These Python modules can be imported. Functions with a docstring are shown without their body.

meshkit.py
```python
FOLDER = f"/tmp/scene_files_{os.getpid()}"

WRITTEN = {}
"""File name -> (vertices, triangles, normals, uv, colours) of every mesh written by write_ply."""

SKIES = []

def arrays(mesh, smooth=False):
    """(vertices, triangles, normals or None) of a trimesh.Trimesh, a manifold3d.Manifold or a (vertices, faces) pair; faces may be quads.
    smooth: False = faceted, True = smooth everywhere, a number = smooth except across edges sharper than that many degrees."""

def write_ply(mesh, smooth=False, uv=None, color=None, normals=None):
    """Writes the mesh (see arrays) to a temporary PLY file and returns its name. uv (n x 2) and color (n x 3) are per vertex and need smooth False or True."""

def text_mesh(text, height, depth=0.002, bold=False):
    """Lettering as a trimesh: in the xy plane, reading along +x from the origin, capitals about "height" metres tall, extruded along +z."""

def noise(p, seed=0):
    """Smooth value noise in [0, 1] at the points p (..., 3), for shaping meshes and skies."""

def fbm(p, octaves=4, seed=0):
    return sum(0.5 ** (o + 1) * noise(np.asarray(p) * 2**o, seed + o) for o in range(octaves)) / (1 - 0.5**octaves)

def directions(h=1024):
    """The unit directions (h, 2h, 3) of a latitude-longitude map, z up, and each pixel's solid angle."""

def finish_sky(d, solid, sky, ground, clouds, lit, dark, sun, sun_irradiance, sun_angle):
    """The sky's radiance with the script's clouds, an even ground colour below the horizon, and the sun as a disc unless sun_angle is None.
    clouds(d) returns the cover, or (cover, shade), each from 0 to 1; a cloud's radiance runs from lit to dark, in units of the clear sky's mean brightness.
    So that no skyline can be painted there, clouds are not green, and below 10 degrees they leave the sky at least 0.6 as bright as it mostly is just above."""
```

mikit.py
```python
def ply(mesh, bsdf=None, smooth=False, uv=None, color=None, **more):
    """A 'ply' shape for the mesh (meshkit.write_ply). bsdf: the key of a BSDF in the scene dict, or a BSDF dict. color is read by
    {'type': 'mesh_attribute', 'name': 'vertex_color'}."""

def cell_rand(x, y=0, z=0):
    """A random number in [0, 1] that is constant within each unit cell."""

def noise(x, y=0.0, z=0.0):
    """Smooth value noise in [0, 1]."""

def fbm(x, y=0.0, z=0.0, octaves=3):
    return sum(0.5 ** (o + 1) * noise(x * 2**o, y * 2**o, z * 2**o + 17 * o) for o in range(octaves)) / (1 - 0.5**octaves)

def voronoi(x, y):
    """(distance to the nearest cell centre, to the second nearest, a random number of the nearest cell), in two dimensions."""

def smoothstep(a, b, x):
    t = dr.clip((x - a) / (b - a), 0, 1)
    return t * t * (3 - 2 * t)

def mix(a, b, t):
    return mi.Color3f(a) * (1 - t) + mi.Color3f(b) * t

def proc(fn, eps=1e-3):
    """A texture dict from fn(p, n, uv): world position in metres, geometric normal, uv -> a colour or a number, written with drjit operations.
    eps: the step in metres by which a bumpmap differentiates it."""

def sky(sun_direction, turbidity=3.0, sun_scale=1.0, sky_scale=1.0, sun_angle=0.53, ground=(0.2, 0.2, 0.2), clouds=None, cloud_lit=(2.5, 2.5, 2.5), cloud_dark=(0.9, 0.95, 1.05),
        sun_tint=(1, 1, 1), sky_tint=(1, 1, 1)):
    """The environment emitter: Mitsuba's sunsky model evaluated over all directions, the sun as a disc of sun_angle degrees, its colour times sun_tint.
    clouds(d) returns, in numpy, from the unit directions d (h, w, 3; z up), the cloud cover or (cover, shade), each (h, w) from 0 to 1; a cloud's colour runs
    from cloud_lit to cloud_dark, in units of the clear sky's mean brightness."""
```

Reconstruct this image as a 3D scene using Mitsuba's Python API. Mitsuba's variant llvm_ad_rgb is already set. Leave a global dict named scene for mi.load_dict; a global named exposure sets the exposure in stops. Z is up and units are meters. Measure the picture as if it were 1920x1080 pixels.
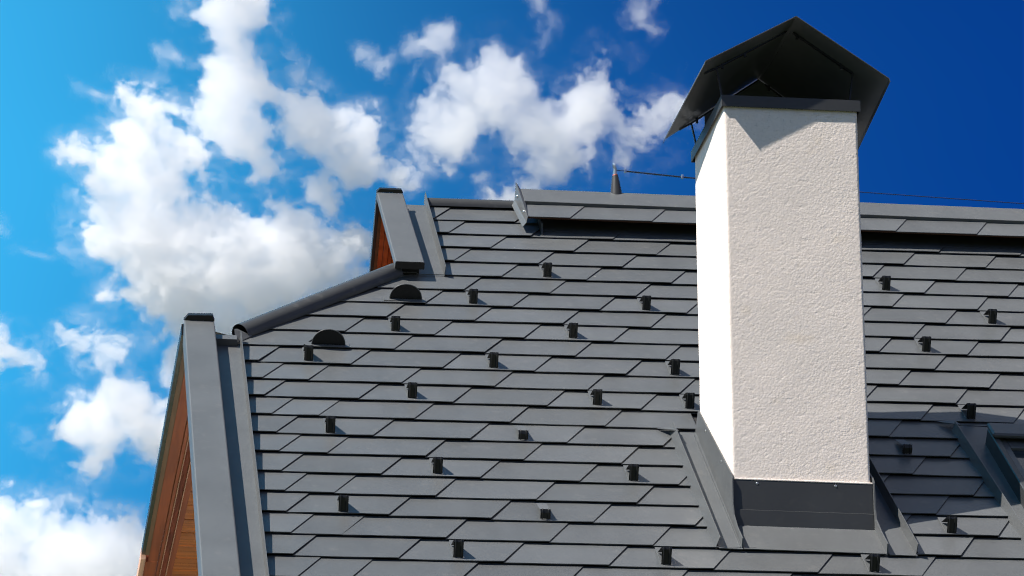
import math, sys
import numpy as np
import trimesh
import mitsuba as mi
import drjit as dr
import mikit, meshkit
from scipy import ndimage

T = mi.ScalarTransform4f
scene, labels = {}, {}

# ---------------------------------------------------------------- camera, sky, sun, exposure
CAM = np.array([0.0, -14.593756, -4.608816])
RIGHT = np.array([0.998104, -0.057366, 0.022299])
UP = np.array([-0.038883, -0.306857, 0.950961])
FWD = np.array([0.04771, 0.950025, 0.308506])
FOCAL, PPX, PPY = 6015.13, 496.70, 512.52          # in pixels of a 1920 x 1080 frame
scene['camera'] = {
    'type': 'perspective',
    'fov': math.degrees(2 * math.atan(960 / FOCAL)), 'fov_axis': 'x',
    'to_world': T().look_at(origin=CAM.tolist(), target=(CAM + FWD).tolist(), up=UP.tolist()),
    'principal_point_offset_x': (960 - PPX) / 1920, 'principal_point_offset_y': (540 - PPY) / 1080,
    'near_clip': 0.5, 'far_clip': 6000.0}

SUN_AZ, SUN_EL = math.radians(-70.5), math.radians(53.0)     # from the camera's +y towards its left
SUN = (math.sin(SUN_AZ) * math.cos(SUN_EL), -math.cos(SUN_AZ) * math.cos(SUN_EL), math.sin(SUN_EL))
exposure = 2.75                                              # the photograph lets the sunlit white wall burn out
SKY_TINT = (0.004, 0.090, 0.31)                              # deep polarised blue
SKY_SCALE = 1.0
SUN_TINT = (0.83, 0.92, 1.11)
CUMULUS, VEIL_COLOR = (4.4, 4.7, 5.4), (0.75, 7.6, 13.4)
VEIL_FROM, VEIL_SPAN, VEIL_MAX = 66.0, 8.5, 0.62

# sky: clear blue, a thin high veil of haze on the sun's side, and beyond the built clouds more broken cumulus all round
def veil(d):
    az = np.degrees(np.arctan2(d[..., 0], d[..., 1]))
    el = np.degrees(np.arcsin(np.clip(d[..., 2], -1, 1)))
    off = np.abs((az + 70.5 + 180) % 360 - 180)                       # degrees of azimuth from the sun
    wav = (meshkit.fbm(d * np.array([5.0, 5.0, 9.0]), 3, 77) - 0.5) * 4
    t = np.clip((off + wav - VEIL_FROM) / VEIL_SPAN, 0, None)
    thin = VEIL_MAX * np.exp(-t ** 1.5)
    q = d / np.maximum(d[..., 2:], 0.05)                              # a cloud deck seen in perspective
    n = meshkit.fbm(np.stack([q[..., 0] * 1.7, q[..., 1] * 1.7, 0 * az], -1), 5, 123)
    heap = np.clip((n - 0.47) / 0.10, 0, 1)
    here = np.clip((np.maximum(np.abs(az - 7.5) - 13, np.abs(el - 17.5) - 8)) / 10, 0, 1)   # the built clouds stand here
    sun_gap = np.clip((np.degrees(np.arccos(np.clip(d @ np.array(SUN), -1, 1))) - 6) / 8, 0, 1)
    heap = heap * here * sun_gap
    cover = heap + (1 - heap) * thin
    return cover, (1 - heap) * thin / np.maximum(cover, 1e-6)

scene['sky'] = mikit.sky(SUN, turbidity=2.0, sky_scale=SKY_SCALE, sun_scale=1.0, sky_tint=SKY_TINT, sun_tint=SUN_TINT,
                         clouds=veil, cloud_lit=CUMULUS, cloud_dark=VEIL_COLOR, ground=(0.05, 0.055, 0.04))

# ---------------------------------------------------------------- frames of reference
TH = 0.67729372                                          # pitch of the roof
U = np.array([0, math.cos(TH), math.sin(TH)])            # up the slope
N = np.array([0, -math.sin(TH), math.cos(TH)])           # out of the slope
M_ROOF = np.eye(4); M_ROOF[:3, 0] = [1, 0, 0]; M_ROOF[:3, 1] = U; M_ROOF[:3, 2] = N
ROW, COL = 0.2, 0.42                                     # exposed height and width of a shingle
def rw(x, v, h=0.0):
    return np.array([x, 0, 0]) + U * v + N * h

# ---------------------------------------------------------------- mesh helpers
def fixed(m):
    if m.volume < 0: m.invert()
    return m
def on_roof(m):
    m = m.copy(); m.apply_transform(M_ROOF); return m
def hull(points):
    return trimesh.convex.convex_hull(np.asarray(points, float))
def cbox(lo, hi, c=0.003):
    lo, hi = np.array(lo, float), np.array(hi, float)
    c = min(c, *(0.45 * (hi - lo)))
    p = []
    for i in range(8):
        b = [(i >> k) & 1 for k in range(3)]
        for a in range(3):
            q = [(hi[k] if b[k] else lo[k]) - (0 if k == a else (c if b[k] else -c)) for k in range(3)]
            p.append(q)
    return hull(p)
def quadbox(corners, h0, h1):
    """four (x, v) corners from h0 to h1; h1 may be four heights"""
    h1 = np.broadcast_to(h1, 4)
    return hull([(x, v, h0) for x, v in corners] + [(x, v, z) for (x, v), z in zip(corners, h1)])
def folded(profile, a0, a1, t, axis):
    """sheet metal folded along PROFILE and run from a0 to a1. axis 'x': profile (v, h); axis 'v': profile (x, h); 'y': profile (x, z)"""
    from shapely.geometry import LineString
    poly = LineString(profile).buffer(t / 2, cap_style=2, join_style=2, mitre_limit=3)
    m = trimesh.creation.extrude_polygon(poly, a1 - a0, engine='earcut')
    p, q, r = m.vertices.T
    r = r + a0
    m.vertices = np.stack({'x': (r, p, q), 'v': (p, r, q), 'y': (p, r, q)}[axis], 1)
    return fixed(m)
def plate(poly, a0, a1, axis):
    """a flat polygon extruded from a0 to a1 along an axis, as in folded()"""
    from shapely.geometry import Polygon
    m = trimesh.creation.extrude_polygon(Polygon(poly), a1 - a0, engine='earcut')
    p, q, r = m.vertices.T
    r = r + a0
    m.vertices = np.stack({'x': (r, p, q), 'v': (p, r, q), 'y': (p, r, q), 'h': (p, q, r)}[axis], 1)
    return fixed(m)
def tube(pts, r, n=10):
    pts = np.asarray(pts, float)
    r = np.broadcast_to(r, len(pts))
    t = np.gradient(pts, axis=0); t /= np.linalg.norm(t, axis=1)[:, None]
    a = np.cross(t, [0.3, 0.2, 0.93]); a /= np.linalg.norm(a, axis=1)[:, None]
    b = np.cross(t, a)
    g = np.arange(n) * 2 * np.pi / n
    v = pts[:, None] + r[:, None, None] * (np.cos(g)[None, :, None] * a[:, None] + np.sin(g)[None, :, None] * b[:, None])
    v = np.vstack([v.reshape(-1, 3), pts[:1], pts[-1:]])
    f = []
    L = len(pts)
    for i in range(L - 1):
        for j in range(n):
            k = (j + 1) % n
            f += [[i * n + j, (i + 1) * n + j, (i + 1) * n + k], [i * n + j, (i + 1) * n + k, i * n + k]]
    for j in range(n):
        k = (j + 1) % n
        f += [[L * n, j, k], [L * n + 1, (L - 1) * n + k, (L - 1) * n + j]]
    m = trimesh.Trimesh(v, f, process=False)
    return fixed(m)
def half_pipe(p0, p1, r, up, t=0.002, n=14, spread=1.0):
    """an open half-round cap from p0 to p1"""
    p0, p1, up = (np.array(q, float) for q in (p0, p1, up))
    d = (p1 - p0) / np.linalg.norm(p1 - p0)
    up = up - d * (up @ d); up /= np.linalg.norm(up)
    s = np.cross(d, up)
    g = (np.linspace(0, np.pi, n) - np.pi / 2) * spread + np.pi / 2
    outer = [(np.cos(x) * s + np.sin(x) * up) for x in g]
    v, f = [], []
    steps = max(2, int(np.linalg.norm(p1 - p0) / 0.15))
    for i in range(steps + 1):
        c = p0 + (p1 - p0) * i / steps
        v += [c + o * r for o in outer] + [c + o * (r - t) for o in outer]
    for i in range(steps):
        a, b = i * 2 * n, (i + 1) * 2 * n
        for j in range(n - 1):
            f += [[a + j, a + j + 1, b + j + 1], [a + j, b + j + 1, b + j]]
            f += [[a + n + j, b + n + j + 1, a + n + j + 1], [a + n + j, b + n + j, b + n + j + 1]]
        for j, flip in ((0, 0), (n - 1, 1)):
            q = [[a + j, b + j, b + n + j], [a + j, b + n + j, a + n + j]]
            f += [x[::-1] for x in q] if flip else q
    for a, flip in ((0, 0), (steps * 2 * n, 1)):
        for j in range(n - 1):
            q = [[a + j, a + n + j, a + n + j + 1], [a + j, a + n + j + 1, a + j + 1]]
            f += [x[::-1] for x in q] if flip else q
    return fixed(trimesh.Trimesh(v, f, process=False))
def dome(p, normal, r, flat=0.5):
    m = trimesh.creation.icosphere(subdivisions=2, radius=r)
    m.vertices[:, 2] *= flat
    m.apply_transform(trimesh.geometry.align_vectors([0, 0, 1], normal)); m.apply_translation(p)
    return m
def join(*ms):
    return trimesh.util.concatenate(ms)

# ---------------------------------------------------------------- materials
def P(fn, eps=1e-3): return mikit.proc(fn, eps)
def material(key, color, rough=0.5, metallic=0.0, bump=None, scale=1.0, spec=0.4, **more):
    b = {'type': 'principled', 'base_color': color, 'roughness': rough, 'metallic': metallic, 'specular': spec, **more}
    if bump is not None:
        b = {'type': 'bumpmap', 'arbitrary': bump, 'scale': scale, 'bsdf': b}
    scene[key] = {'type': 'twosided', 'bsdf': b}
def rgb(r, g, b): return {'type': 'rgb', 'value': [r, g, b]}

def coated(tone, seed, dusty=0.16):
    # powder-coated aluminium: a faint cloudiness and a few dusty specks, in the plane of the sheet
    c = np.array(COAT) * tone
    def f(p, n, uv):
        cl = mikit.fbm(p.x * 5 + seed, p.y * 5, p.z * 5, 3)
        fine = mikit.noise(p.x * 160 + seed, p.y * 160, p.z * 160)
        dust = mikit.smoothstep(0.62, 0.85, mikit.fbm(p.x * 24, p.y * 24 + seed, p.z * 24, 3))
        streak = mikit.noise(p.x * 17 + seed, p.z * 1.3, seed * 1.7)
        k = 0.82 + 0.30 * cl + 0.06 * (fine - 0.5) + 0.09 * (streak - 0.5)
        return mikit.mix(mi.Color3f(*c.tolist()) * k, mi.Color3f(0.15, 0.145, 0.135), dust * dusty)
    return f
def dents(p, n, uv):
    # the slight oil-canning of thin sheet
    return mikit.fbm(p.x * 4.3, p.y * 4.3 + 3, p.z * 4.3, 2)
COAT = (0.081, 0.0865, 0.0895)
for i, tone in enumerate((1.0, 0.91, 1.09, 0.96)):
    material(f'shingle_coat_{i}', P(coated(tone, 11 * i + 3)), (0.40, 0.44, 0.38, 0.42)[i], bump=P(dents, 4e-3), scale=0.006)
material('trim_coat', P(coated(1.02, 61)), 0.44, bump=P(dents, 4e-3), scale=0.004)
material('hip_coat', P(coated(0.5, 66)), 0.42)
material('dark_coat', P(coated(0.45, 71, 0.05)), 0.42)
material('guard_coat', P(coated(0.13, 81, 0.05)), 0.38)
material('cap_sheet', P(coated(1.0, 91, 0.05)), 0.24, bump=P(dents, 4e-3), scale=0.006)
material('deck_dark', rgb(0.02, 0.02, 0.022), 0.9)
material('screw_steel', rgb(0.62, 0.62, 0.6), 0.25, metallic=1.0)
material('wire_steel', rgb(0.028, 0.031, 0.037), 0.5, metallic=0.2)
material('red_paint', rgb(0.26, 0.06, 0.04), 0.5)
material('mesh_dark', rgb(0.015, 0.016, 0.018), 0.6)
material('pane_glass', rgb(0.02, 0.028, 0.036), 0.03, spec=0.6)

def pebbles(p):
    # thrown plaster: grains about a centimetre across
    a = (p.x + p.y) * 100.0
    return mikit.voronoi(a + 0.7 * mikit.noise(p.x * 55, p.y * 55, p.z * 55), p.z * 100.0 + 0.5 * mikit.noise(p.z * 55, p.x * 55, p.y * 55))
def render_color(p, n, uv):
    f1, f2, c = pebbles(p)
    big = mikit.fbm(p.x * 3.1 + 5, p.y * 3.1, p.z * 3.1, 3)
    rust = mikit.smoothstep(0.62, 0.8, mikit.fbm(p.x * 9 + 31, p.y * 9, p.z * 9, 4))
    k = mikit.mix((0.755, 0.682, 0.622), (0.712, 0.648, 0.593), mikit.smoothstep(0.3, 0.7, big))
    k = k * (0.95 + 0.08 * c)                                          # each grain a little different
    k = mikit.mix(k, (0.50, 0.45, 0.41), mikit.smoothstep(0.62, 0.95, f1) * 0.55)       # dirt lodged between the grains
    return mikit.mix(k, (0.66, 0.57, 0.46), rust * 0.4)
def render_bump(p, n, uv):
    f1, f2, c = pebbles(p)
    return dr.clip(0.95 - f1, 0, 1) * (0.45 + 0.8 * c) + 0.35 * mikit.noise(p.x * 240, p.y * 240, p.z * 240)
material('render_plaster', P(render_color), 0.95, bump=P(render_bump, 8e-4), scale=0.00075, spec=0.2)

def wood(base, dark, along, seed, ring=38.0):
    # grain lines run along the axis ALONG (0 x, 1 y, 2 z or s)
    def f(p, n, uv):
        q = [p.x, p.y, p.z]
        s = [ring, ring, ring]; s[along] = 1.6
        g = mikit.fbm(q[0] * s[0] + seed, q[1] * s[1], q[2] * s[2], 4)
        st = mikit.smoothstep(0.35, 0.7, g)
        knot = mikit.smoothstep(0.72, 0.82, mikit.fbm(q[0] * 7 + seed * 3, q[1] * 7, q[2] * 7, 3))
        return mikit.mix(mikit.mix(base, dark, st * 0.6), mi.Color3f(*[c * 0.35 for c in dark]), knot * 0.7)
    return f
material('wood_brown', P(wood((0.29, 0.066, 0.019), (0.17, 0.037, 0.012), 1, 4)), 0.6)
material('wood_rough', P(wood((0.20, 0.045, 0.020), (0.08, 0.020, 0.012), 1, 9, 22)), 0.8)
material('wood_tan', P(wood((0.15, 0.085, 0.042), (0.10, 0.055, 0.028), 1, 14)), 0.6)
material('wood_dark', P(wood((0.085, 0.034, 0.020), (0.05, 0.020, 0.012), 0, 29)), 0.7)
material('wood_pale', P(wood((0.55, 0.34, 0.24), (0.38, 0.21, 0.14), 1, 19)), 0.6)
material('wood_orange_0', P(wood((0.46, 0.125, 0.013), (0.27, 0.062, 0.007), 0, 24)), 0.5)
material('wood_orange_1', P(wood((0.39, 0.103, 0.012), (0.23, 0.052, 0.006), 0, 37)), 0.5)
material('wood_upright', P(wood((0.46, 0.125, 0.035), (0.28, 0.070, 0.020), 2, 44)), 0.5)

# ---------------------------------------------------------------- entries
used = {}
def key_for(base):
    n = used.get(base, 0); used[base] = n + 1
    return base if n == 0 else f'{base}_{n:03d}'
def put(base, mesh, mat, parent=None, smooth=False, label=None, category=None, group=None, kind=None):
    k = key_for(f'{parent}__{base}' if parent else base)
    scene[k] = mikit.ply(mesh, mat, smooth=smooth)
    e = {a: b for a, b in (('label', label), ('category', category), ('group', group), ('kind', kind)) if b}
    if e: labels[k] = e
    return k
def thing(base, label, category, group=None):
    k = key_for(base)
    labels[k] = {'label': label, 'category': category}
    if group: labels[k]['group'] = group
    return k

# ---------------------------------------------------------------- the ground
def ground_color(p, n, uv):
    g = mikit.fbm(p.x * 0.7, p.y * 0.7, 0, 4)
    return mikit.mix((0.025, 0.045, 0.012), (0.06, 0.06, 0.035), mikit.smoothstep(0.35, 0.7, g))
material('meadow', P(ground_color), 0.95)
put('ground', trimesh.Trimesh([[-3000, -3000, -6.3], [3000, -3000, -6.3], [3000, 3000, -6.3], [-3000, 3000, -6.3]], [[0, 1, 2], [0, 2, 3]], process=False),
    'meadow', label='open ground far below the roof', kind='structure')

# ---------------------------------------------------------------- the house
from shapely.geometry import Polygon
house = thing('house', 'house with a pitched anthracite metal shingle roof and wooden gable soffit', 'house')
RIDGE_V, X_END, V_EAVE = 1.45, 8.2, -4.0
def fold_lo(v): return 0.602 + 0.019 * (-v - 0.55)        # the edge of the lower verge channel
# roof deck: front slope, rear slope
deck = [(fold_lo(-4.1) - 0.2, -4.1), (X_END, -4.1), (X_END, RIDGE_V), (1.45, RIDGE_V), (1.43, 0.46), (0.60, -0.46), (0.56, -0.56)]
RY, RZ = RIDGE_V * math.cos(TH), RIDGE_V * math.sin(TH)
M_REAR = np.eye(4); UB = np.array([0, math.cos(TH), -math.sin(TH)]); NB = np.array([0, math.sin(TH), math.cos(TH)])
M_REAR[:3, 1], M_REAR[:3, 2] = UB, NB; M_REAR[:3, 3] = [0, RY, RZ]
def on_rear(m):
    m = m.copy(); m.apply_transform(M_REAR); return fixed(m)
roof = put('roof', join(on_roof(plate(deck, -0.06, -0.014, 'h')), on_rear(plate([(1.50, 0), (X_END, 0), (X_END, 5.4), (1.50, 5.4)], -0.06, -0.014, 'h'))), 'deck_dark', house)

# shingles, row by row; OFFSETS are where the joints of each row start
OFFSETS = [1.639, 1.7005, 1.8945, 1.6938, 1.9102, 1.7069, 1.5033, 1.3025, 1.0956, 0.8925, 1.1009, 0.8992, 1.1137, 0.9274,
           0.7342, 0.9445, 0.7409, 0.9546, 1.1678, 0.9648, 0.7599, 0.975, 0.77]
SLANT = 0.51                                              # sideways run of a joint per metre of slope
field = Polygon([(fold_lo(-3.6) + 0.006, -3.62), (7.9, -3.62), (7.9, 1.42), (1.634, 1.42), (1.634, 0.405), (1.43, 0.41), (0.64, -0.48), (fold_lo(-0.56) + 0.006, -0.545)])
for hole in ([(2.478, -1.43), (3.312, -1.43), (3.312, -2.592), (2.490, -2.592)],          # chimney and its channels
             [(2.598, -1.2), (3.168, -1.2), (3.168, -1.5), (2.598, -1.5)],
             [(3.766, -1.232), (5.0, -1.232), (5.0, -2.80), (3.808, -2.80)],             # roof window and its channels
             [(2.185, 1.10), (8.2, 1.10), (8.2, 1.5), (2.185, 1.5)]):
    field = field.difference(Polygon(hole))
rng = np.random.default_rng(5)
beyond = []
def shingle_mesh(poly, h_of):
    poly = poly.simplify(1e-4).segmentize(0.11)
    v, f = trimesh.creation.triangulate_polygon(poly, engine='earcut')
    v = np.asarray(v); f = np.asarray(f)
    top = np.c_[v, [h_of(x, y) for x, y in v]]
    ring = np.array(poly.exterior.coords)[:-1]
    if Polygon(ring).exterior.is_ccw is False: ring = ring[::-1]
    n = len(ring)
    rim = np.array([(x, y, h_of(x, y)) for x, y in ring])
    low = rim - [0, 0, 0.0038]                             # the folded hem; under it a dark gap down to the row below
    a = f[:, 0], f[:, 1], f[:, 2]
    area = np.cross(v[a[1]] - v[a[0]], v[a[2]] - v[a[0]])
    f = np.where((area < 0)[:, None], f[:, ::-1], f)
    k = len(top)
    side = []
    for i in range(n):
        j = (i + 1) % n
        side += [[k + i, k + n + i, k + n + j], [k + i, k + n + j, k + j]]
    return trimesh.Trimesh(np.vstack([top, rim, low]), np.vstack([f, side]), process=False)
for i, off in enumerate(OFFSETS):
    row = i - 6
    vb = -row * ROW
    vt = vb + ROW + 0.014
    n0 = int((0.3 - off) / COL) - 3
    for c in range(n0, 24):
        x0, x1 = off + c * COL, off + (c + 1) * COL
        if x1 < 0.3 or x0 > 7.9: continue
        q = Polygon([(x0, vb), (x1, vb), (x1 + SLANT * (vt - vb), vt), (x0 + SLANT * (vt - vb), vt)]).intersection(field)
        lift, tip, kick, bow = rng.uniform(-0.001, 0.0012), rng.uniform(-0.0015, 0.0015), rng.uniform(-0.0012, 0.0012), rng.uniform(-0.0018, 0.0018)
        def h_of(x, v, x0=x0, vb=vb, lift=lift, tip=tip, kick=kick, bow=bow):
            s = (v - vb) / ROW                                  # 0 at the lower edge, 1 under the next row
            t = (x - x0 - SLANT * (v - vb)) / COL               # 0 at the left joint, 1 at the right joint
            return (0.0118 + lift) * (1 - s) + 0.001 + 0.0062 * (t - 0.5) + tip * (t - 0.5) * (1 - s) + kick * s * 0.5 + bow * 4 * t * (1 - t) * (1 - s)
        parts = [q]
        if row >= 5 and row % 2 == 1 and x0 < off - 0.01 and x0 > off - 0.5:
            xm = off - 0.206
            cut = Polygon([(xm, vb), (x1 + 1, vb), (x1 + 1 + SLANT * (vt - vb), vt), (xm + SLANT * (vt - vb), vt)])
            parts = [q.difference(cut), q.intersection(cut)]
        for half_no, g in enumerate([g for p_ in parts for g in getattr(p_, 'geoms', [p_])]):
            if g.is_empty or g.area < 6e-4: continue
            if len(parts) > 1:
                h_use = (lambda x, v, f=h_of, e=(0.003 if half_no == 0 else -0.002): f(x, v) + e)
            else:
                h_use = h_of
            if x0 > 4.95 or row > 16:                                   # beyond the frame: one part for all
                beyond.append(shingle_mesh(g, h_use)); continue
            put('shingle', on_roof(shingle_mesh(g, h_use)), f'shingle_coat_{int(rng.integers(0, 4))}', roof, smooth=20)

put('shingle_field', on_roof(join(*beyond)), 'shingle_coat_0', roof, smooth=20, kind='stuff')

# ridge: round cap on the left, raised vent on the right
put('ridge_cap', half_pipe([1.628, RY, RZ - 0.012], [2.12, RY, RZ - 0.008], 0.047, [0, 0, 1], spread=1.12), 'hip_coat', house, smooth=40)
vent = put('ridge_vent', join(on_roof(cbox((2.11, 1.10, 0.070), (8.2, 1.44, 0.085), 0.002)), on_rear(cbox((2.11, 0.0, 0.050), (8.2, 0.38, 0.098), 0.002)),
                              on_roof(cbox((2.186, 1.38, -0.01), (8.2, 1.42, 0.072), 0.002))), 'wood_dark', house,
           label='raised ridge vent with a dark slot under its cover')
for k, x0 in enumerate(np.arange(2.110, 8.2, 0.95)):       # the ridge flashing comes in lengths
    put('cover_sheet', on_roof(cbox((x0, 1.262, 0.086), (min(x0 + 0.953, 8.2), 1.452, 0.1075 + 0.0007 * (k % 2)), 0.0015)), 'trim_coat', vent)
for k in range(15):
    x0 = 1.902 + k * COL
    q = Polygon([(x0, 1.066), (x0 + COL, 1.066), (x0 + COL + SLANT * 0.21, 1.276), (x0 + SLANT * 0.21, 1.276)]).intersection(Polygon([(2.11, 1.0), (8.2, 1.0), (8.2, 1.5), (2.11, 1.5)]))
    if q.area < 1e-3: continue
    def h_of(x, v, x0=x0):
        t = (x - x0 - SLANT * (v - 1.066)) / COL
        return 0.094 + 0.005 * (t - 0.5) - 0.018 * (v - 1.066)
    m = shingle_mesh(q, h_of)
    put('shingle', on_roof(m), f'shingle_coat_{k % 4}', vent)
# end plate of the vent: an angle whose upright leg stands against the end, with two screws
plate_pts = [(2.082, 1.45, 0.047), (2.083, 1.475, 0.134), (2.111, 1.45, 0.100), (2.113, 1.25, 0.099), (2.103, 1.05, 0.096), (2.099, 1.05, 0.064)]
put('end_plate', on_roof(hull([(x + d, v, h) for x, v, h in plate_pts for d in (0, 0.002)])), 'trim_coat', vent)
flange_pts = [(2.083, 1.45, 0.048), (2.099, 1.05, 0.066), (2.082, 1.05, 0.041), (2.064, 1.45, 0.026)]
put('end_flange', on_roof(hull([(x, v, h + d) for x, v, h in flange_pts for d in (0, -0.002)])), 'trim_coat', vent)
for x, v, h in ((2.0850, 1.378, 0.0905), (2.0962, 1.153, 0.0868)):
    put('screw', on_roof(dome((x, v, h), [-0.8, -0.2, 0.3], 0.009, 0.8)), 'screw_steel', vent, smooth=True)
put('cheek', on_roof(plate([(1.005, 0.0), (1.03, 0.012), (1.05, 0.04), (1.06, 0.062), (1.2, 0.062), (1.2, -0.01), (1.005, -0.01)], 2.178, 2.186, 'x')), 'dark_coat', vent)
put('apron', on_roof(cbox((2.186, 1.11, -0.01), (8.2, 1.38, 0.004), 0.001)), 'trim_coat', vent)

# hip: a half-round cap from the lower verge up to the gablet
ha, hb = rw(0.606, -0.478, 0.006), rw(1.385, 0.393, 0.010)
put('hip_cap', half_pipe(ha, hb, 0.051, [-0.25, -0.22, 0.94], spread=1.3, n=18), 'hip_coat', house, smooth=40, label='half-round hip cap climbing from the lower verge to the small gable')
put('hip_roof', trimesh.Trimesh([rw(0.60, -0.45, -0.02), rw(1.42, 0.46, -0.02), [0.34, -0.45, -0.275], [0.27, 4.2, -0.275]], [[0, 3, 1], [0, 2, 3]], process=False), 'shingle_coat_1', house)
put('hip_valley_sheet', on_roof(hull([(0.585, -0.60, 0.012), (0.66, -0.50, 0.012), (0.60, -0.44, 0.02), (0.575, -0.52, 0.05), (0.585, -0.60, 0.008), (0.66, -0.5, 0.008)])), 'trim_coat', house)

# lower verge: raised cover board, channel, end cap
def bl(v): return 0.341 + 0.0185 * (-v - 0.53)
def br(v): return 0.482 + 0.0225 * (-v - 0.53)
VT, VB = -0.535, -4.1
def skew(profile_at, v0, v1, h0, h1):
    (a0, b0), (a1, b1) = profile_at(v0), profile_at(v1)
    return quadbox([(a0, v0), (b0, v0), (b1, v1), (a1, v1)], h0, h1)
def rounded_board(l, r, v0, v1, h0, h1, c=0.006):
    p = []
    for v in (v0, v1):
        for x, s in ((l(v), 1), (r(v), -1)):
            p += [(x, v, h0), (x, v, h1 - c), (x + s * c * 0.35, v, h1 - c * 0.35), (x + s * c, v, h1)]
    return hull(p)
verge = put('verge_board', on_roof(rounded_board(bl, br, VB, VT, -0.03, 0.09)), 'trim_coat', house, label='wide lower verge board with a dark cap on its top end')
put('end_cap', on_roof(hull([(0.340, VT, 0.09), (0.482, VT, 0.09), (0.472, VT + 0.004, 0.118), (0.359, VT + 0.004, 0.114),
                             (0.340, VT + 0.03, 0.09), (0.482, VT + 0.03, 0.09), (0.472, VT + 0.03, 0.118), (0.359, VT + 0.03, 0.114)])), 'guard_coat', verge)
chan = put('verge_channel', on_roof(join(skew(lambda v: (br(v) - 0.02, fold_lo(v)), VB, -0.575, -0.012, 0.001),
                                         hull([(fold_lo(v) + a, v, h) for v in (VB, -0.56) for a, h in ((-0.0015, 0.0), (0.0015, 0.0), (0.0045, 0.055), (0.0015, 0.055))]))), 'trim_coat', house)
put('eave_lip', on_roof(cbox((0.470, -0.612, -0.005), (0.588, -0.560, 0.036), 0.001)), 'trim_coat', chan)

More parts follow.
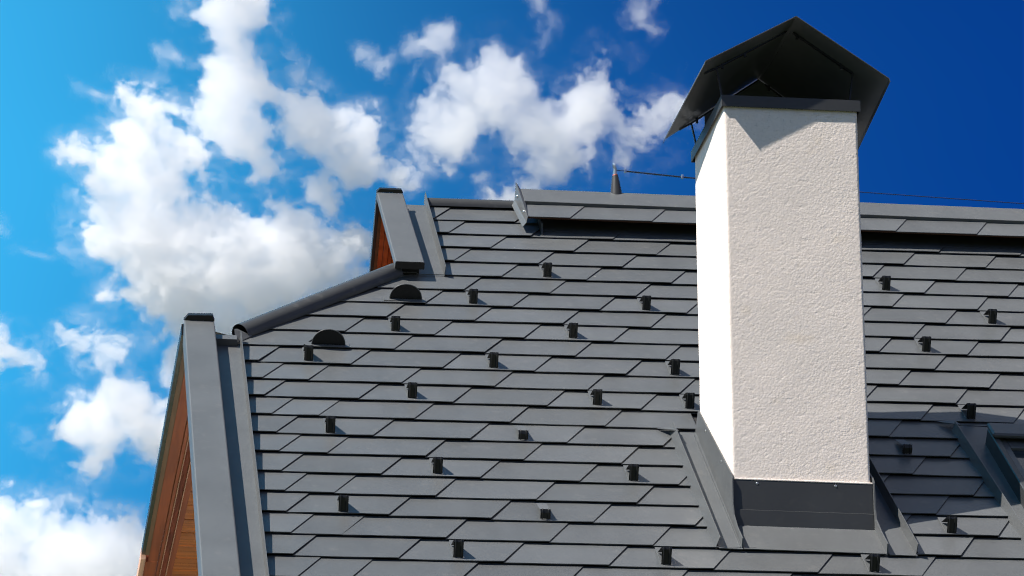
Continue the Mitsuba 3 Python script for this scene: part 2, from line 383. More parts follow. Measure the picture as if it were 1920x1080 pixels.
# upper verge on the gablet
def ul(v): return 1.353 + 0.0268 * (1.34 - v)
def ur(v): return 1.489 + 0.0339 * (1.358 - v)
upper = put('verge_board', on_roof(rounded_board(ul, ur, 0.35, 1.352, 0.055, 0.09)), 'trim_coat', house, label='short upper verge board on the small gable')
put('end_cap', on_roof(hull([(1.352, 1.353, 0.09), (1.489, 1.353, 0.09), (1.478, 1.357, 0.108), (1.366, 1.357, 0.108),
                             (1.352, 1.38, 0.09), (1.489, 1.38, 0.09), (1.478, 1.38, 0.108), (1.366, 1.38, 0.108)])), 'guard_coat', upper)
put('end_face', on_roof(quadbox([(1.381, 0.3465), (1.523, 0.3465), (1.523, 0.3495), (1.381, 0.3495)], 0.053, 0.0885)), 'guard_coat', upper)
put('board_core', on_roof(quadbox([(1.42, 0.41), (1.505, 0.41), (1.475, 1.35), (1.39, 1.35)], -0.02, 0.056)), 'deck_dark', upper)
def fold_up(v): return 1.613 + 0.0148 * (1.477 - v)
put('verge_channel', on_roof(join(skew(lambda v: (ur(v) - 0.10, fold_up(v)), 0.388, 1.43, -0.012, 0.002),
                                  hull([(fold_up(v) + a, v, h) for v in (0.388, 1.475) for a, h in ((-0.0015, 0.0), (0.0015, 0.0), (0.0045, 0.058), (0.0015, 0.058))]))), 'trim_coat', house)

# underside of the hip eave: planks running along the eave, seen from below
def ex(y): return 0.333 - 0.0195 * (y + 0.42)
def along_eave(a, b, z0, z1, y0=None, y1=4.15):
    y0 = (-0.40 if b < 0.11 else -0.30) if y0 is None else y0
    return hull([(ex(y) + d, y, z) for y in (y0, y1) for d in (a, b) for z in (z0, z1)])
put('eave_edge', along_eave(0.0, 0.021, -0.315, -0.262), 'guard_coat', house)
put('batten', along_eave(0.021, 0.046, -0.318, -0.29), 'wood_tan', house)
boards = put('soffit', along_eave(0.046, 0.104, -0.322, -0.30, y1=4.3), 'wood_brown', house, label='wooden soffit under the hip eave')
put('plank', along_eave(0.107, 0.128, -0.330, -0.305, y1=6.4), 'wood_brown', boards)
put('plank', along_eave(0.128, 0.1315, -0.339, -0.305, y1=6.4), 'wood_pale', boards)
put('plank', along_eave(0.1645, 0.168, -0.339, -0.305, y1=6.4), 'wood_pale', boards)
put('plank', along_eave(0.168, 0.204, -0.326, -0.305, y1=6.4), 'wood_brown', boards)
# the rough-sawn beam between the pale edges
ys = np.linspace(-0.3, 6.3, 260)
rr = np.random.default_rng(9)
rows = []
for j, d in enumerate(np.linspace(0.1315, 0.1645, 7)):
    z = -0.331 + 0.006 * (np.repeat(rr.random(65), 4) - 0.5) * (1 if 0 < j < 6 else 0.3) + 0.003 * (rr.random(260) - 0.5)
    rows.append(np.stack([ex(ys) + d, ys, z], 1))
v = np.vstack(rows); f = []
for j in range(6):
    for i in range(259):
        a = j * 260 + i
        f += [[a, a + 1, a + 261], [a, a + 261, a + 260]]
put('rough_beam', trimesh.Trimesh(v, f, process=False), 'wood_rough', boards)
yy = -0.26
k = 0
while yy < 6.0:                                           # short boards laid across, further in
    w = 0.165
    put('cross_plank', hull([(ex(y) + d, y, z) for y in (yy, yy + w - 0.006) for d in (0.204, 0.62) for z in (-0.318 - 0.002 * (k % 2), -0.300)]), f'wood_orange_{k % 2}', boards)
    yy += w; k += 1
put('return_board', hull([(ex(y) - 0.002 + d, y, z) for y in (4.16, 6.3) for d in (0, 0.028) for z in (-0.34, -0.27)]), 'wood_pale', boards)
put('return_board', hull([(ex(y) + 0.03 + d, y, z) for y in (4.31, 6.3) for d in (0, 0.074) for z in (-0.322, -0.28)]), 'wood_brown', boards)

# rear verge of the gablet, seen from below
AP_Y, AP_Z = 1.395 * math.cos(TH) - 0.092 * math.sin(TH), 1.395 * math.sin(TH) + 0.092 * math.cos(TH)
M_AP = M_REAR.copy(); M_AP[:3, 3] = [0, AP_Y, AP_Z]
def on_apex(m):
    m = m.copy(); m.apply_transform(M_AP); return fixed(m)
rear = put('rear_verge', on_apex(cbox((1.353, 0.0, -0.06), (1.370, 1.3, 0.0), 0.002)), 'dark_coat', house, label='rear verge of the small gable with wooden underside')
put('batten', on_apex(cbox((1.370, 0.03, -0.062), (1.386, 1.3, -0.03), 0.001)), 'wood_tan', rear)
for a, b, d, mt in ((1.386, 1.410, -0.066, 'wood_upright'), (1.412, 1.438, -0.070, 'wood_upright'), (1.4395, 1.460, -0.066, 'wood_upright'), (1.4615, 1.474, -0.085, 'wood_orange_0'), (1.476, 1.50, -0.070, 'wood_upright')):
    put('plank', on_apex(cbox((a, 0.05, d), (b, 1.3, -0.03), 0.001)), mt, rear)
gz = -0.35
put('gable_wall', trimesh.Trimesh([[1.505, 2 * RY - 0.2, 0.06], [1.505, 0.2, 0.06], [1.505, RY, RZ - 0.14]], [[0, 1, 2]], process=False), 'wood_upright', house)
# body of the house below the roof
put('wall', join(trimesh.creation.box(bounds=[[0.985, -2.75, -6.3], [8.0, 6.4, -2.5]]), plate([(-2.75, -6.3), (-2.75, -2.32), (-0.30, -0.40), (-0.20, -0.325), (6.4, -0.325), (6.4, -6.3)], 0.93, 0.98, 'x')), 'render_plaster', house)

# ---------------------------------------------------------------- the chimney
CX0, CX1, CY0, CY1 = 2.594, 3.171, -1.8545, -1.1678
chimney = thing('chimney', 'white roughcast chimney with a dark folded metal cap', 'chimney')
def shaft_mesh(z0, z1, step=0.0045):
    ringp = Polygon([(CX0, CY0), (CX1, CY0), (CX1, CY1), (CX0, CY1)]).buffer(-0.010).buffer(0.010, quad_segs=4).exterior
    n = int(ringp.length / step); nz = int((z1 - z0) / step)
    pts = np.array([ringp.interpolate(i / n, normalized=True).coords[0] for i in range(n)])
    if not Polygon(pts).exterior.is_ccw: pts = pts[::-1]
    t = np.roll(pts, -1, 0) - np.roll(pts, 1, 0)
    nrm = np.stack([t[:, 1], -t[:, 0]], 1); nrm /= np.linalg.norm(nrm, axis=1)[:, None]
    z = np.linspace(z0, z1, nz)
    g = np.concatenate([np.repeat(pts[None], nz, 0), np.repeat(z[:, None, None], n, 1)], 2)
    a = meshkit.fbm(g * 92, 2, 3); b = meshkit.fbm(g * 60 + 7, 2, 8); w = meshkit.fbm(g * 3.0 + 3, 3, 13)
    pit = np.clip(b - 0.60, 0, 1)
    d = 0.0004 * (a - 0.5) + 0.004 * (w - 0.5) - 0.003 * pit
    g[..., 0] += nrm[None, :, 0] * d; g[..., 1] += nrm[None, :, 1] * d
    i = np.arange(nz - 1)[:, None] * n; j = np.arange(n)[None]; k = (j + 1) % n
    q = np.stack([i + j, i + k, i + n + k, i + n + j], -1).reshape(-1, 4)
    return trimesh.Trimesh(g.reshape(-1, 3), np.vstack([q[:, [0, 1, 2]], q[:, [0, 2, 3]]]), process=False)
put('shaft', shaft_mesh(-1.75, 0.385), 'render_plaster', chimney, smooth=True)
e = 0.013
rim_out = Polygon([(CX0 - e, CY0 - e), (CX1 + e, CY0 - e), (CX1 + e, CY1 + e), (CX0 - e, CY1 + e)])
rim = put('rim', join(plate(list(rim_out.exterior.coords)[:-1], 0.404, 0.409, 'h'), *[cbox(lo, hi, 0.0015) for lo, hi in (
    ((CX0 - e, CY0 - e, 0.357), (CX1 + e, CY0 - e + 0.003, 0.408)), ((CX0 - e, CY1 + e - 0.003, 0.357), (CX1 + e, CY1 + e, 0.408)),
    ((CX0 - e, CY0 - e + 0.003, 0.357), (CX0 - e + 0.003, CY1 + e - 0.003, 0.408)), ((CX1 + e - 0.003, CY0 - e + 0.003, 0.357), (CX1 + e, CY1 + e - 0.003, 0.408)))]), 'dark_coat', chimney)
flue = trimesh.creation.annulus(0.10, 0.115, 0.07, sections=32); flue.apply_translation([2.88, -1.51, 0.44])
put('flue', flue, 'dark_coat', chimney, smooth=40)
# folded cap: two slopes meeting in a ridge that runs front to back
A0, A1 = np.array([2.501, -1.944, 0.531]), np.array([2.456, -1.19, 0.450])
B0, B1 = np.array([3.293, -1.944, 0.486]), np.array([3.320, -1.19, 0.430])
R0, R1 = np.array([2.899, -1.944, 0.756]), np.array([2.885, -1.19, 0.755])
def sheet(p, q, r, s, t=0.003):
    n = np.cross(q - p, r - p); n /= np.linalg.norm(n)
    return hull([x + n * k for x in (p, q, r, s) for k in (-t / 2, t / 2)])
cap = put('cap', join(sheet(A0, A1, R0, R1), sheet(B0, B1, R0, R1)), 'cap_sheet', chimney, label='dark folded metal rain cap on thin bar legs')
lip_l, lip_r = np.array([-0.004, 0, -0.013]), np.array([0.004, 0, -0.014])
put('eave_lip', sheet(A0, A1, A0 + lip_l, A1 + lip_l + [0, 0.02, 0], 0.002), 'trim_coat', cap)
put('eave_lip', sheet(B0, B1, B0 + lip_r, B1 + lip_r, 0.002), 'trim_coat', cap)
def under(x, y, d=0.012):
    k = (y - A0[1]) / (A1[1] - A0[1])
    a, c, r_ = A0 + (A1 - A0) * k, B0 + (B1 - B0) * k, R0 + (R1 - R0) * k
    zz = a[2] + (r_[2] - a[2]) * (x - a[0]) / (r_[0] - a[0]) if x < r_[0] else c[2] + (r_[2] - c[2]) * (c[0] - x) / (c[0] - r_[0])
    return [x, y, zz - d]
def bar(p, q, w=0.013, t=0.006):
    p, q = np.array(p, float), np.array(q, float)
    d = (q - p) / np.linalg.norm(q - p); s = np.array([0, 1.0, 0]); u = np.cross(d, s)
    return hull([e_ + s * a * w / 2 + u * b * t / 2 for e_ in (p, q) for a in (-1, 1) for b in (-1, 1)])
for y in (CY0 + 0.045, CY1 - 0.045):
    fr = put('bar_frame', join(bar([CX0 + 0.012, y, 0.36], under(2.574, y)), bar(under(2.574, y), under(2.885, y, 0.010)), bar(under(2.912, y, 0.010), under(3.168, y)),
                               bar(under(3.168, y), [CX1 - 0.03, y, 0.36]), bar(under(2.52, y, 0.006), under(2.574, y))), 'guard_coat', cap)
    for x in (2.60, 2.70, 2.93, 3.12):
        put('bolt', bar(under(x, y, 0.028), under(x, y, -0.004), 0.010, 0.010), 'guard_coat', fr)
put('rear_sheet', plate([(2.635, 0.409), (3.17, 0.409), (3.17, 0.536), (2.886, 0.749), (2.635, 0.572)], -1.213, -1.210, 'y'), 'cap_sheet', cap)
put('ridge_bar', bar([R0[0], CY0 + 0.045, R0[2] - 0.022], [R1[0], -1.20, R1[2] - 0.026], 0.03, 0.014), 'guard_coat', cap)

# base flashing: upstand, apron, side panels and channels
def ry(y): return y * math.tan(TH)
flash = put('base_flashing', cbox((CX0 - 0.004, CY0 - 0.006, -1.52), (CX1 + 0.006, CY0 - 0.002, -1.288), 0.0015), 'dark_coat', chimney, label='dark sheet metal base flashing with side channels')
put('front_skirt', cbox((CX0 - 0.003, CY0 - 0.011, -1.54), (CX1 + 0.006, CY0 - 0.0065, -1.415), 0.002), 'dark_coat', flash)
for x in (2.694, 3.022):
    put('screw', dome((x, CY0 - 0.006, -1.301), [0, -1, 0], 0.006, 0.5), 'screw_steel', flash, smooth=True)
put('mastic_line', cbox((CX0 + 0.004, CY0 - 0.008, -1.2885), (CX1 + 0.006, CY0 + 0.004, -1.2815), 0.002), 'render_plaster', flash)
VF = CY0 / math.cos(TH)
def floor_sheet(corners, tops, t=0.0035):
    return hull([(x, v, z - k) for (x, v), z in zip(corners, tops) for k in (0, t)])
put('apron', on_roof(floor_sheet([(CX0 + 0.002, VF + 0.04), (CX1 + 0.012, VF + 0.04), (CX1 + 0.012, -2.612), (CX0 + 0.002, -2.610)], (0.012, 0.012, 0.0165, 0.0165))), 'trim_coat', flash)
# side panels stand on the slope and run on past the front face as low upstands
def vh(y, z):
    w = np.array([0, y, z]); return (w @ U, w @ N)
top_back, top_front = vh(CY1, -0.80), vh(CY0 + 0.004, -1.262)
front = [vh(CY0 - 0.002, -1.262), vh(CY0 - 0.019, -1.286), vh(CY0 - 0.021, -1.40), vh(CY0 - 0.034, -1.445)]
left_prof = [top_back] + front + [(-2.47, 0.046), (-2.588, 0.052), (-2.604, 0.012), (-1.45, -0.01), (-1.40, 0.0)]
put('side_panel', on_roof(plate(left_prof, CX0 - 0.0065, CX0 - 0.002, 'x')), 'trim_coat', flash)
put('side_panel', on_roof(plate([top_back] + front + [(-2.48, 0.052), (-2.60, 0.056), (-2.618, 0.012), (-1.45, -0.01), (-1.40, 0.0)], CX1 + 0.0065, CX1 + 0.012, 'x')), 'trim_coat', flash)
for y in (-1.33, -1.66):
    z = -0.80 + (-1.262 + 0.80) * (y - CY1) / (CY0 - CY1) - 0.03
    put('screw', dome((CX0 - 0.0065, y, z), [-1, 0, 0], 0.006, 0.5), 'screw_steel', flash, smooth=True)
lc = put('side_channel', on_roof(join(floor_sheet([(2.484, -1.425), (2.592, -1.425), (2.592, -2.612), (2.494, -2.608)], (0.004, 0.004, 0.015, 0.015)),
                                      hull([(x + a, v, h) for x, v in ((2.478, -1.43), (2.494, -2.595)) for a, h in ((-0.014, 0.002), (-0.011, 0.002), (0.004, 0.056), (0.001, 0.056))]))), 'trim_coat', flash)
put('water_fold', on_roof(hull([(2.569, -1.45, 0.004), (2.575, -1.45, 0.004), (2.572, -1.45, 0.010), (2.578, -2.6, 0.014), (2.584, -2.6, 0.014), (2.581, -2.6, 0.020)])), 'trim_coat', lc)
put('ear', on_roof(hull([(2.415, -1.405, 0.012), (2.50, -1.402, 0.02), (2.487, -1.53, 0.058), (2.470, -1.50, 0.05), (2.487, -1.53, 0.054), (2.415, -1.405, 0.010)])), 'trim_coat', lc)
rc = put('side_channel', on_roof(join(floor_sheet([(3.18, -1.425), (3.292, -1.425), (3.304, -2.616), (3.19, -2.616)], (0.004, 0.004, 0.015, 0.015)),
                                      hull([(x + a, v, h) for x, v in ((3.272, -1.43), (3.300, -2.605)) for a, h in ((-0.0015, 0.002), (0.0015, 0.002), (0.004, 0.062), (0.001, 0.062))]))), 'trim_coat', flash)

# ---------------------------------------------------------------- the roof window, cut by the right edge of the frame
window = thing('roof_window', 'dark framed roof window set in the shingles right of the chimney', 'roof window')
put('flashing_channel', on_roof(join(quadbox([(3.765, -1.236), (3.90, -1.236), (3.92, -2.80), (3.806, -2.80)], -0.012, 0.004), quadbox([(3.88, -1.236), (5.0, -1.236), (5.0, -1.42), (3.88, -1.42)], -0.012, 0.0035),
                                     hull([(x + a, v, h) for x, v in ((3.760, -1.30), (3.806, -2.80)) for a, h in ((-0.010, 0.002), (-0.007, 0.002), (0.004, 0.052), (0.001, 0.052))]))), 'trim_coat', window)
put('ear', on_roof(hull([(3.70, -1.215, 0.013), (3.785, -1.212, 0.02), (3.776, -1.34, 0.054), (3.758, -1.31, 0.045), (3.776, -1.34, 0.050)])), 'trim_coat', window)
WX0, WX1, WV0, WV1 = 3.872, 4.72, -2.66, -1.425
fr = put('frame', on_roof(join(cbox((WX0, WV0, -0.02), (WX0 + 0.030, WV1, 0.078), 0.004), cbox((WX1 - 0.055, WV0, -0.02), (WX1, WV1, 0.078), 0.004),
                               cbox((WX0 + 0.030, WV0, -0.02), (WX1 - 0.055, WV0 + 0.055, 0.078), 0.004), cbox((WX0 + 0.030, WV1 - 0.05, -0.02), (WX1 - 0.055, WV1, 0.078), 0.004))), 'dark_coat', window)
put('head_cover', on_roof(cbox((WX0 - 0.004, WV1 - 0.115, 0.079), (WX1 + 0.004, WV1 + 0.01, 0.104), 0.008)), 'trim_coat', fr)
put('sash', on_roof(join(cbox((WX0 + 0.031, WV0 + 0.056, 0.0), (WX0 + 0.066, WV1 - 0.06, 0.060), 0.003), cbox((WX1 - 0.155, WV0 + 0.056, 0.0), (WX1 - 0.056, WV1 - 0.06, 0.060), 0.003),
                         cbox((WX0 + 0.066, WV1 - 0.16, 0.0), (WX1 - 0.155, WV1 - 0.06, 0.060), 0.003), cbox((WX0 + 0.066, WV0 + 0.056, 0.0), (WX1 - 0.155, WV0 + 0.14, 0.060), 0.003))), 'trim_coat', window)
put('pane', on_roof(cbox((WX0 + 0.062, WV0 + 0.135, 0.036), (WX1 - 0.15, WV1 - 0.155, 0.046), 0.001)), 'pane_glass', window)

# ---------------------------------------------------------------- dome roof vents
def vent_shape(x, v, w, hgt, deep):
    n, m = 22, 9
    pts, faces = [], []
    for j in range(m):
        s = j / (m - 1)
        for i in range(n):
            g = np.pi * i / (n - 1)
            k = 1 - s
            pts.append((x + np.cos(g) * w / 2 * (0.25 + 0.75 * k), v + deep * s, 0.010 + np.sin(g) ** 0.9 * hgt * k))
    for j in range(m - 1):
        for i in range(n - 1):
            a = j * n + i
            faces += [[a, a + 1, a + n + 1], [a, a + n + 1, a + n]]
    return trimesh.Trimesh(pts, faces, process=False)
for x, v, lab in ((1.010, -0.588, 'dark half-round roof vent next to a snow guard, lower of the two'), (1.412, 0.032, 'dark half-round roof vent below the small gable, upper of the two')):
    t = thing('roof_vent', lab, 'roof vent', 'half-round roof vents')
    w, hg = 0.153, 0.079
    put('hood', on_roof(vent_shape(x, v, w, hg, 0.165)), 'trim_coat', t, smooth=60)
    arc = [(x + np.cos(g) * w / 2 * 0.97, 0.011 + np.sin(g) ** 0.9 * hg * 0.97) for g in np.linspace(0, np.pi, 26)]
    put('mesh_screen', on_roof(plate(arc, v + 0.006, v + 0.009, 'v')), 'mesh_dark', t)
    gl = []
    for i in range(-12, 13):                                # upright wires of the screen
        xx = i / 13 * w / 2 * 0.95
        top = hg * max(0.02, (1 - (xx / (w / 2)) ** 2)) ** 0.45 * 0.95
        gl.append(trimesh.creation.box(bounds=[[x + xx - 0.0008, v + 0.004, 0.012], [x + xx + 0.0008, v + 0.006, 0.012 + top]]))
    put('screen_wires', on_roof(join(*gl)), 'guard_coat', t)
    put('rim', on_roof(tube([(px_, v + 0.004, pz_) for px_, pz_ in [(x + np.cos(g) * w / 2, 0.012 + np.sin(g) ** 0.9 * hg) for g in np.linspace(0, np.pi, 26)]], 0.0028, 8)), 'trim_coat', t, smooth=40)
    put('flange', on_roof(cbox((x - w / 2 - 0.03, v - 0.018, 0.0125), (x + w / 2 + 0.02, v + 0.03, 0.0155), 0.001)), 'trim_coat', t)

# ---------------------------------------------------------------- snow guards
def guard(key, x, v, flat=False):
    z = 0.0125
    if flat:
        put('strap', on_roof(folded([(v + 0.145, z + 0.002), (v + 0.10, z + 0.012), (v + 0.020, z + 0.032)], x - 0.021, x + 0.021, 0.0016, 'x')), 'trim_coat', key)
        put('face', on_roof(folded([(v + 0.020, z + 0.033), (v + 0.012, z + 0.038), (v + 0.004, z + 0.026), (v, z + 0.001)], x - 0.021, x + 0.021, 0.0016, 'x')), 'guard_coat', key)
        for s in (-0.012, 0.012):
            put('rib', on_roof(tube([(x + s, v + 0.018, z + 0.036), (x + s, v + 0.010, z + 0.036), (x + s, v + 0.003, z + 0.024), (x + s, v - 0.001, z + 0.001)], 0.0035, 8)), 'guard_coat', key, smooth=40)
        return
    put('strap', on_roof(cbox((x - 0.023, v + 0.001, z - 0.004), (x + 0.021, v + 0.155, z), 0.0008)), 'trim_coat', key)
    put('stay', on_roof(folded([(v + 0.024, z + 0.064), (v + 0.055, z + 0.040), (v + 0.100, z + 0.004)], x - 0.020, x + 0.020, 0.0016, 'x')), 'guard_coat', key)
    put('face', on_roof(folded([(v, z), (v + 0.008, z + 0.030), (v + 0.015, z + 0.058), (v + 0.021, z + 0.065), (v + 0.028, z + 0.061)], x - 0.020, x + 0.020, 0.0016, 'x')), 'guard_coat', key)
    for s in (-0.0115, 0.0115):
        put('rib', on_roof(tube([(x + s, v - 0.001, z + 0.002), (x + s, v + 0.006, z + 0.030), (x + s, v + 0.013, z + 0.058), (x + s, v + 0.020, z + 0.066)], 0.0042, 8)), 'guard_coat', key, smooth=40)
ROWS = [(0.424, [2.140, 3.825]), (0.022, [1.737, 2.573, 4.258]), (-0.372, [1.335, 2.171, 3.846]), (-0.776, [0.910, 1.757, 2.592]),
        (-1.168, [1.355, 2.183, 2.598, 3.869]), (-1.586, [0.969, 1.806, 3.487]), (-1.972, [1.403, 2.234]), (-2.387, [0.982, 1.812, 3.497]), (-2.772, [1.420, 2.254, 3.094])]
ORD = ['first', 'second', 'third', 'fourth', 'fifth', 'sixth', 'seventh', 'eighth', 'ninth']
NOTES = {(0, 0): 'upright snow guard nearest the ridge, left of the chimney', (0, 1): 'upright snow guard nearest the ridge, right of the chimney',
         (3, 0): 'upright snow guard just below the lower dome vent', (4, 2): 'upright snow guard tight against the left edge of the chimney',
         (4, 3): 'upright snow guard above the roof window at the edge of the chimney shadow', (5, 1): 'snow guard bent flat, higher of the two flattened ones left of the chimney',
         (5, 2): 'dark snow guard bent low, inside the chimney shadow', (7, 1): 'snow guard bent flat, lower of the two flattened ones left of the chimney',
         (7, 2): 'upright snow guard between the chimney flashing and the roof window flashing', (8, 2): 'upright snow guard directly below the chimney apron'}
for r, (v, xs) in enumerate(ROWS):
    for c, x in enumerate(xs):
        lab = NOTES.get((r, c), f'upright snow guard, {ORD[c]} from left in the {ORD[r]} guard row from the ridge')
        g = thing('snow_guard', lab, 'snow guard', 'snow guards on the shingle roof')
        guard(g, x, v, (r, c) in ((5, 1), (5, 2), (7, 1)))

# ---------------------------------------------------------------- anchor post and safety cable on the ridge
post = thing('anchor_post', 'tapered grey anchor post with a metal eye on the ridge left of the chimney', 'anchor post')
PY = 1.07
put('body', join(tube([(2.611, PY, 0.95), (2.6105, PY, 1.0), (2.6065, PY, 1.085)], [0.031, 0.029, 0.0165], 20)), 'dark_coat', post, smooth=40)
put('collar', tube([(2.6065, PY, 1.087), (2.606, PY, 1.0945)], [0.0155, 0.013], 16), 'red_paint', post, smooth=40)
put('neck', tube([(2.606, PY, 1.095), (2.604, PY, 1.118)], [0.011, 0.009], 14), 'screw_steel', post, smooth=40)
eye = trimesh.creation.torus(0.0155, 0.0045, 24, 10); eye.apply_transform(trimesh.transformations.rotation_matrix(math.radians(68), [0, 1, 0])); eye.vertices[:, 2] *= 1.2; eye.apply_translation([2.604, PY, 1.135])
put('eye', eye, 'screw_steel', post, smooth=True)
def cable_z(x):
    return np.interp(x, [2.60, 2.66, 2.96, 3.02, 3.9, 4.77, 5.6, 6.4], [1.119, 1.118, 1.098, 1.0945, 1.053, 1.025, 1.02, 1.03])
cab = thing('safety_cable', 'thin dark steel safety cable strung along the ridge behind the chimney', 'cable')
xs = np.linspace(2.61, 6.4, 60)
put('wire', tube(np.stack([xs, 0 * xs + PY, cable_z(xs)], 1), 0.0021, 8), 'wire_steel', cab, smooth=True)
xs = np.linspace(2.66, 3.06, 12)
put('doubled_end', tube(np.stack([xs, 0 * xs + PY - 0.002, cable_z(xs) - 0.0044], 1), 0.0021, 8), 'wire_steel', cab, smooth=True)
for x in (2.660, 2.960):
    put('clamp', join(cbox((x - 0.006, PY - 0.006, cable_z(x) - 0.011), (x + 0.006, PY + 0.006, cable_z(x) + 0.006), 0.002), tube([(x - 0.004, PY, cable_z(x) + 0.004), (x - 0.004, PY, cable_z(x) + 0.013)], 0.002, 8),
                      tube([(x + 0.004, PY, cable_z(x) + 0.004), (x + 0.004, PY, cable_z(x) + 0.013)], 0.002, 8)), 'screw_steel', cab)

# ---------------------------------------------------------------- clouds: real volumes 1.4 km away
CLOUD_AZ, CLOUD_EL = math.radians(7.0), math.radians(17.5)
CLOUD_R = np.array([math.cos(CLOUD_AZ), -math.sin(CLOUD_AZ), 0])
CLOUD_D = np.array([math.sin(CLOUD_AZ) * math.cos(CLOUD_EL), math.cos(CLOUD_AZ) * math.cos(CLOUD_EL), math.sin(CLOUD_EL)])
CLOUD_O = np.array([0, -14.6, -4.6]) + 1470 * CLOUD_D
CLOUD_Y, CLOUD_X, CLOUD_Z = (-70.0, 70.0), (-286.2, 104.4), (-137.0, 159.5)           # depth, across, up
# (density, outline in decimetres across and up in the bank's own plane)
CLOUDS = [
    (1.0,[(-1936,705),(-1864,688),(-1778,673),(-1699,705),(-1741,786),(-1679,793),(-1617,808),(-1630,899),(-1660,980),(-1593,965),(-1514,960),(-1420,923),(-1341,879),(-1395,844),(-1452,847),(-1407,810),(-1361,785),(-1279,724),(-1247,633),(-1217,550),(-1247,510),(-1328,520),(-1308,469),(-1205,449),(-1124,427),(-1042,397),(-959,388),(-1033,449),(-1020,488),(-920,510),(-858,456),(-797,388),(-652,327),(-510,305),(-461,236),(-535,65),(-853,-82),(-1147,-206),(-1380,-304),(-1417,-476),(-1476,-403),(-1511,-292),(-1492,-162),(-1475,-103),(-1586,-15),(-1667,-25),(-1761,58),(-1640,103),(-1678,159),(-1789,223),(-1779,307),(-1928,370),(-1789,353),(-1782,407),(-1844,489),(-1822,612)]),
    (0.75,[(-1249,1561),(-1261,1389),(-1372,1346),(-1330,1309),(-1248,1205),(-1280,1114),(-1267,1053),(-1319,930),(-1319,857),(-1247,775),(-1205,685),(-1124,611),(-991,581),(-888,623),(-910,704),(-991,785),(-1033,888),(-1063,939),(-1002,934),(-960,878),(-878,733),(-756,632),(-827,549),(-780,491),(-694,388),(-633,449),(-633,561),(-530,520),(-462,500),(-389,510),(-328,510),(-399,610),(-482,723),(-482,806),(-592,855),(-714,887),(-746,948),(-818,978),(-911,990),(-972,1020),(-1002,1133),(-973,1255),(-1002,1368),(-1045,1560)]),
    (0.5,[(-318,859),(-279,932),(-231,993),(-106,1010),(-11,968),(13,1078),(44,1168),(115,1134),(205,1124),(222,1063),(319,1009),(409,992),(450,1065),(486,1123),(532,1176),(612,1137),(627,955),(726,901),(813,971),(946,971),(970,893),(866,796),(762,699),(663,636),(559,687),(470,707),(438,651),(400,582),(363,500),(276,475),(142,475),(142,617),(196,724),(106,761),(-35,741),(-72,676),(-116,661),(-194,676),(-230,737),(-274,779)]),
    (0.8,[(-40,441),(14,475),(82,502),(159,510),(220,475),(269,383),(-47,358)]),
    (0.8,[(-2383,-234),(-2309,-184),(-2234,-174),(-2122,-201),(-2048,-257),(-1996,-321),(-2035,-338),(-2112,-336),(-2234,-327),(-2383,-332)]),
    (0.8,[(-1947,-119),(-1875,-99),(-1798,-109),(-1763,-153),(-1734,-183),(-1664,-219),(-1630,-273),(-1659,-320),(-1741,-340),(-1825,-320),(-1887,-252),(-1964,-193)]),
    (1.0,[(-2045,-538),(-1985,-508),(-1931,-490),(-1874,-458),(-1820,-446),(-1711,-445),(-1755,-389),(-1701,-369),(-1610,-344),(-1501,-381),(-1393,-415),(-1367,-721),(-1441,-770),(-1500,-766),(-1614,-757),(-1720,-745),(-1819,-787),(-1947,-788),(-1957,-756),(-1811,-709),(-1861,-679),(-2002,-665),(-1968,-601)]),
    (1.0,[(-2431,-899),(-2331,-948),(-2232,-935),(-2158,-942),(-2108,-917),(-2049,-911),(-1997,-936),(-1957,-958),(-1910,-974),(-1811,-981),(-1746,-1035),(-1687,-1042),(-1635,-1034),(-1544,-1053),(-1416,-1065),(-1415,-1457),(-2429,-1465)]),
    (0.3,[(-402,1190),(-353,1209),(-292,1194),(-268,1262),(-194,1274),(-116,1237),(-121,1164),(-170,1152),(-219,1116),(-267,1067),(-304,1030),(-328,1067),(-304,1116),(-365,1121)]),
    (0.25,[(190,1395),(280,1394),(273,1309),(219,1304)]),
    (0.28,[(231,1273),(292,1294),(329,1260),(292,1158),(232,1175)]),
    (0.28,[(656,1332),(704,1405),(837,1404),(813,1319),(765,1258),(704,1271)]),
    (0.25,[(-1845,983),(-1778,978),(-1719,941),(-1729,921),(-1791,949)]),
    (0.2,[(-1758,909),(-1704,880),(-1635,850),(-1654,835),(-1729,870)]),
    (0.22,[(-1519,1194),(-1450,1184),(-1371,1144),(-1383,1105),(-1457,1125)]),
    (0.25,[(-605,1146),(-561,1141),(-512,1112),(-526,1087),(-590,1112)]),
    (0.25,[(-507,1077),(-458,1087),(-443,1129),(-414,1072),(-409,1018),(-450,1028)]),
    (0.2,[(-340,671),(-286,676),(-267,627),(-242,559),(-291,578),(-328,554)]),
    (0.22,[(-1957,279),(-1900,284),(-1873,235),(-1888,206),(-1947,225)]),
    (0.15,[(-2136,272),(-2061,265),(-1987,230),(-2012,210),(-2111,240)]),
    (0.25,[(-1566,-45),(-1517,-42),(-1502,-64),(-1541,-84)]),
    (0.2,[(-2163,-590),(-2109,-577),(-2089,-614),(-2134,-627)]),
    (0.2,[(-2260,395),(-2216,407),(-2206,333),(-2260,329)]),
    (0.2,[(-60,541),(-35,549),(-23,517),(-52,510)]),
    (0.2,[(-965,1241),(-892,1204),(-855,1118),(-867,1069),(-928,1155)]),
    (0.3,[(-1441,1341),(-1372,1414),(-1335,1414),(-1334,1316),(-1408,1304)]),
    (0.25,[(-928,1093),(-874,1118),(-859,1020),(-891,995)]),
]

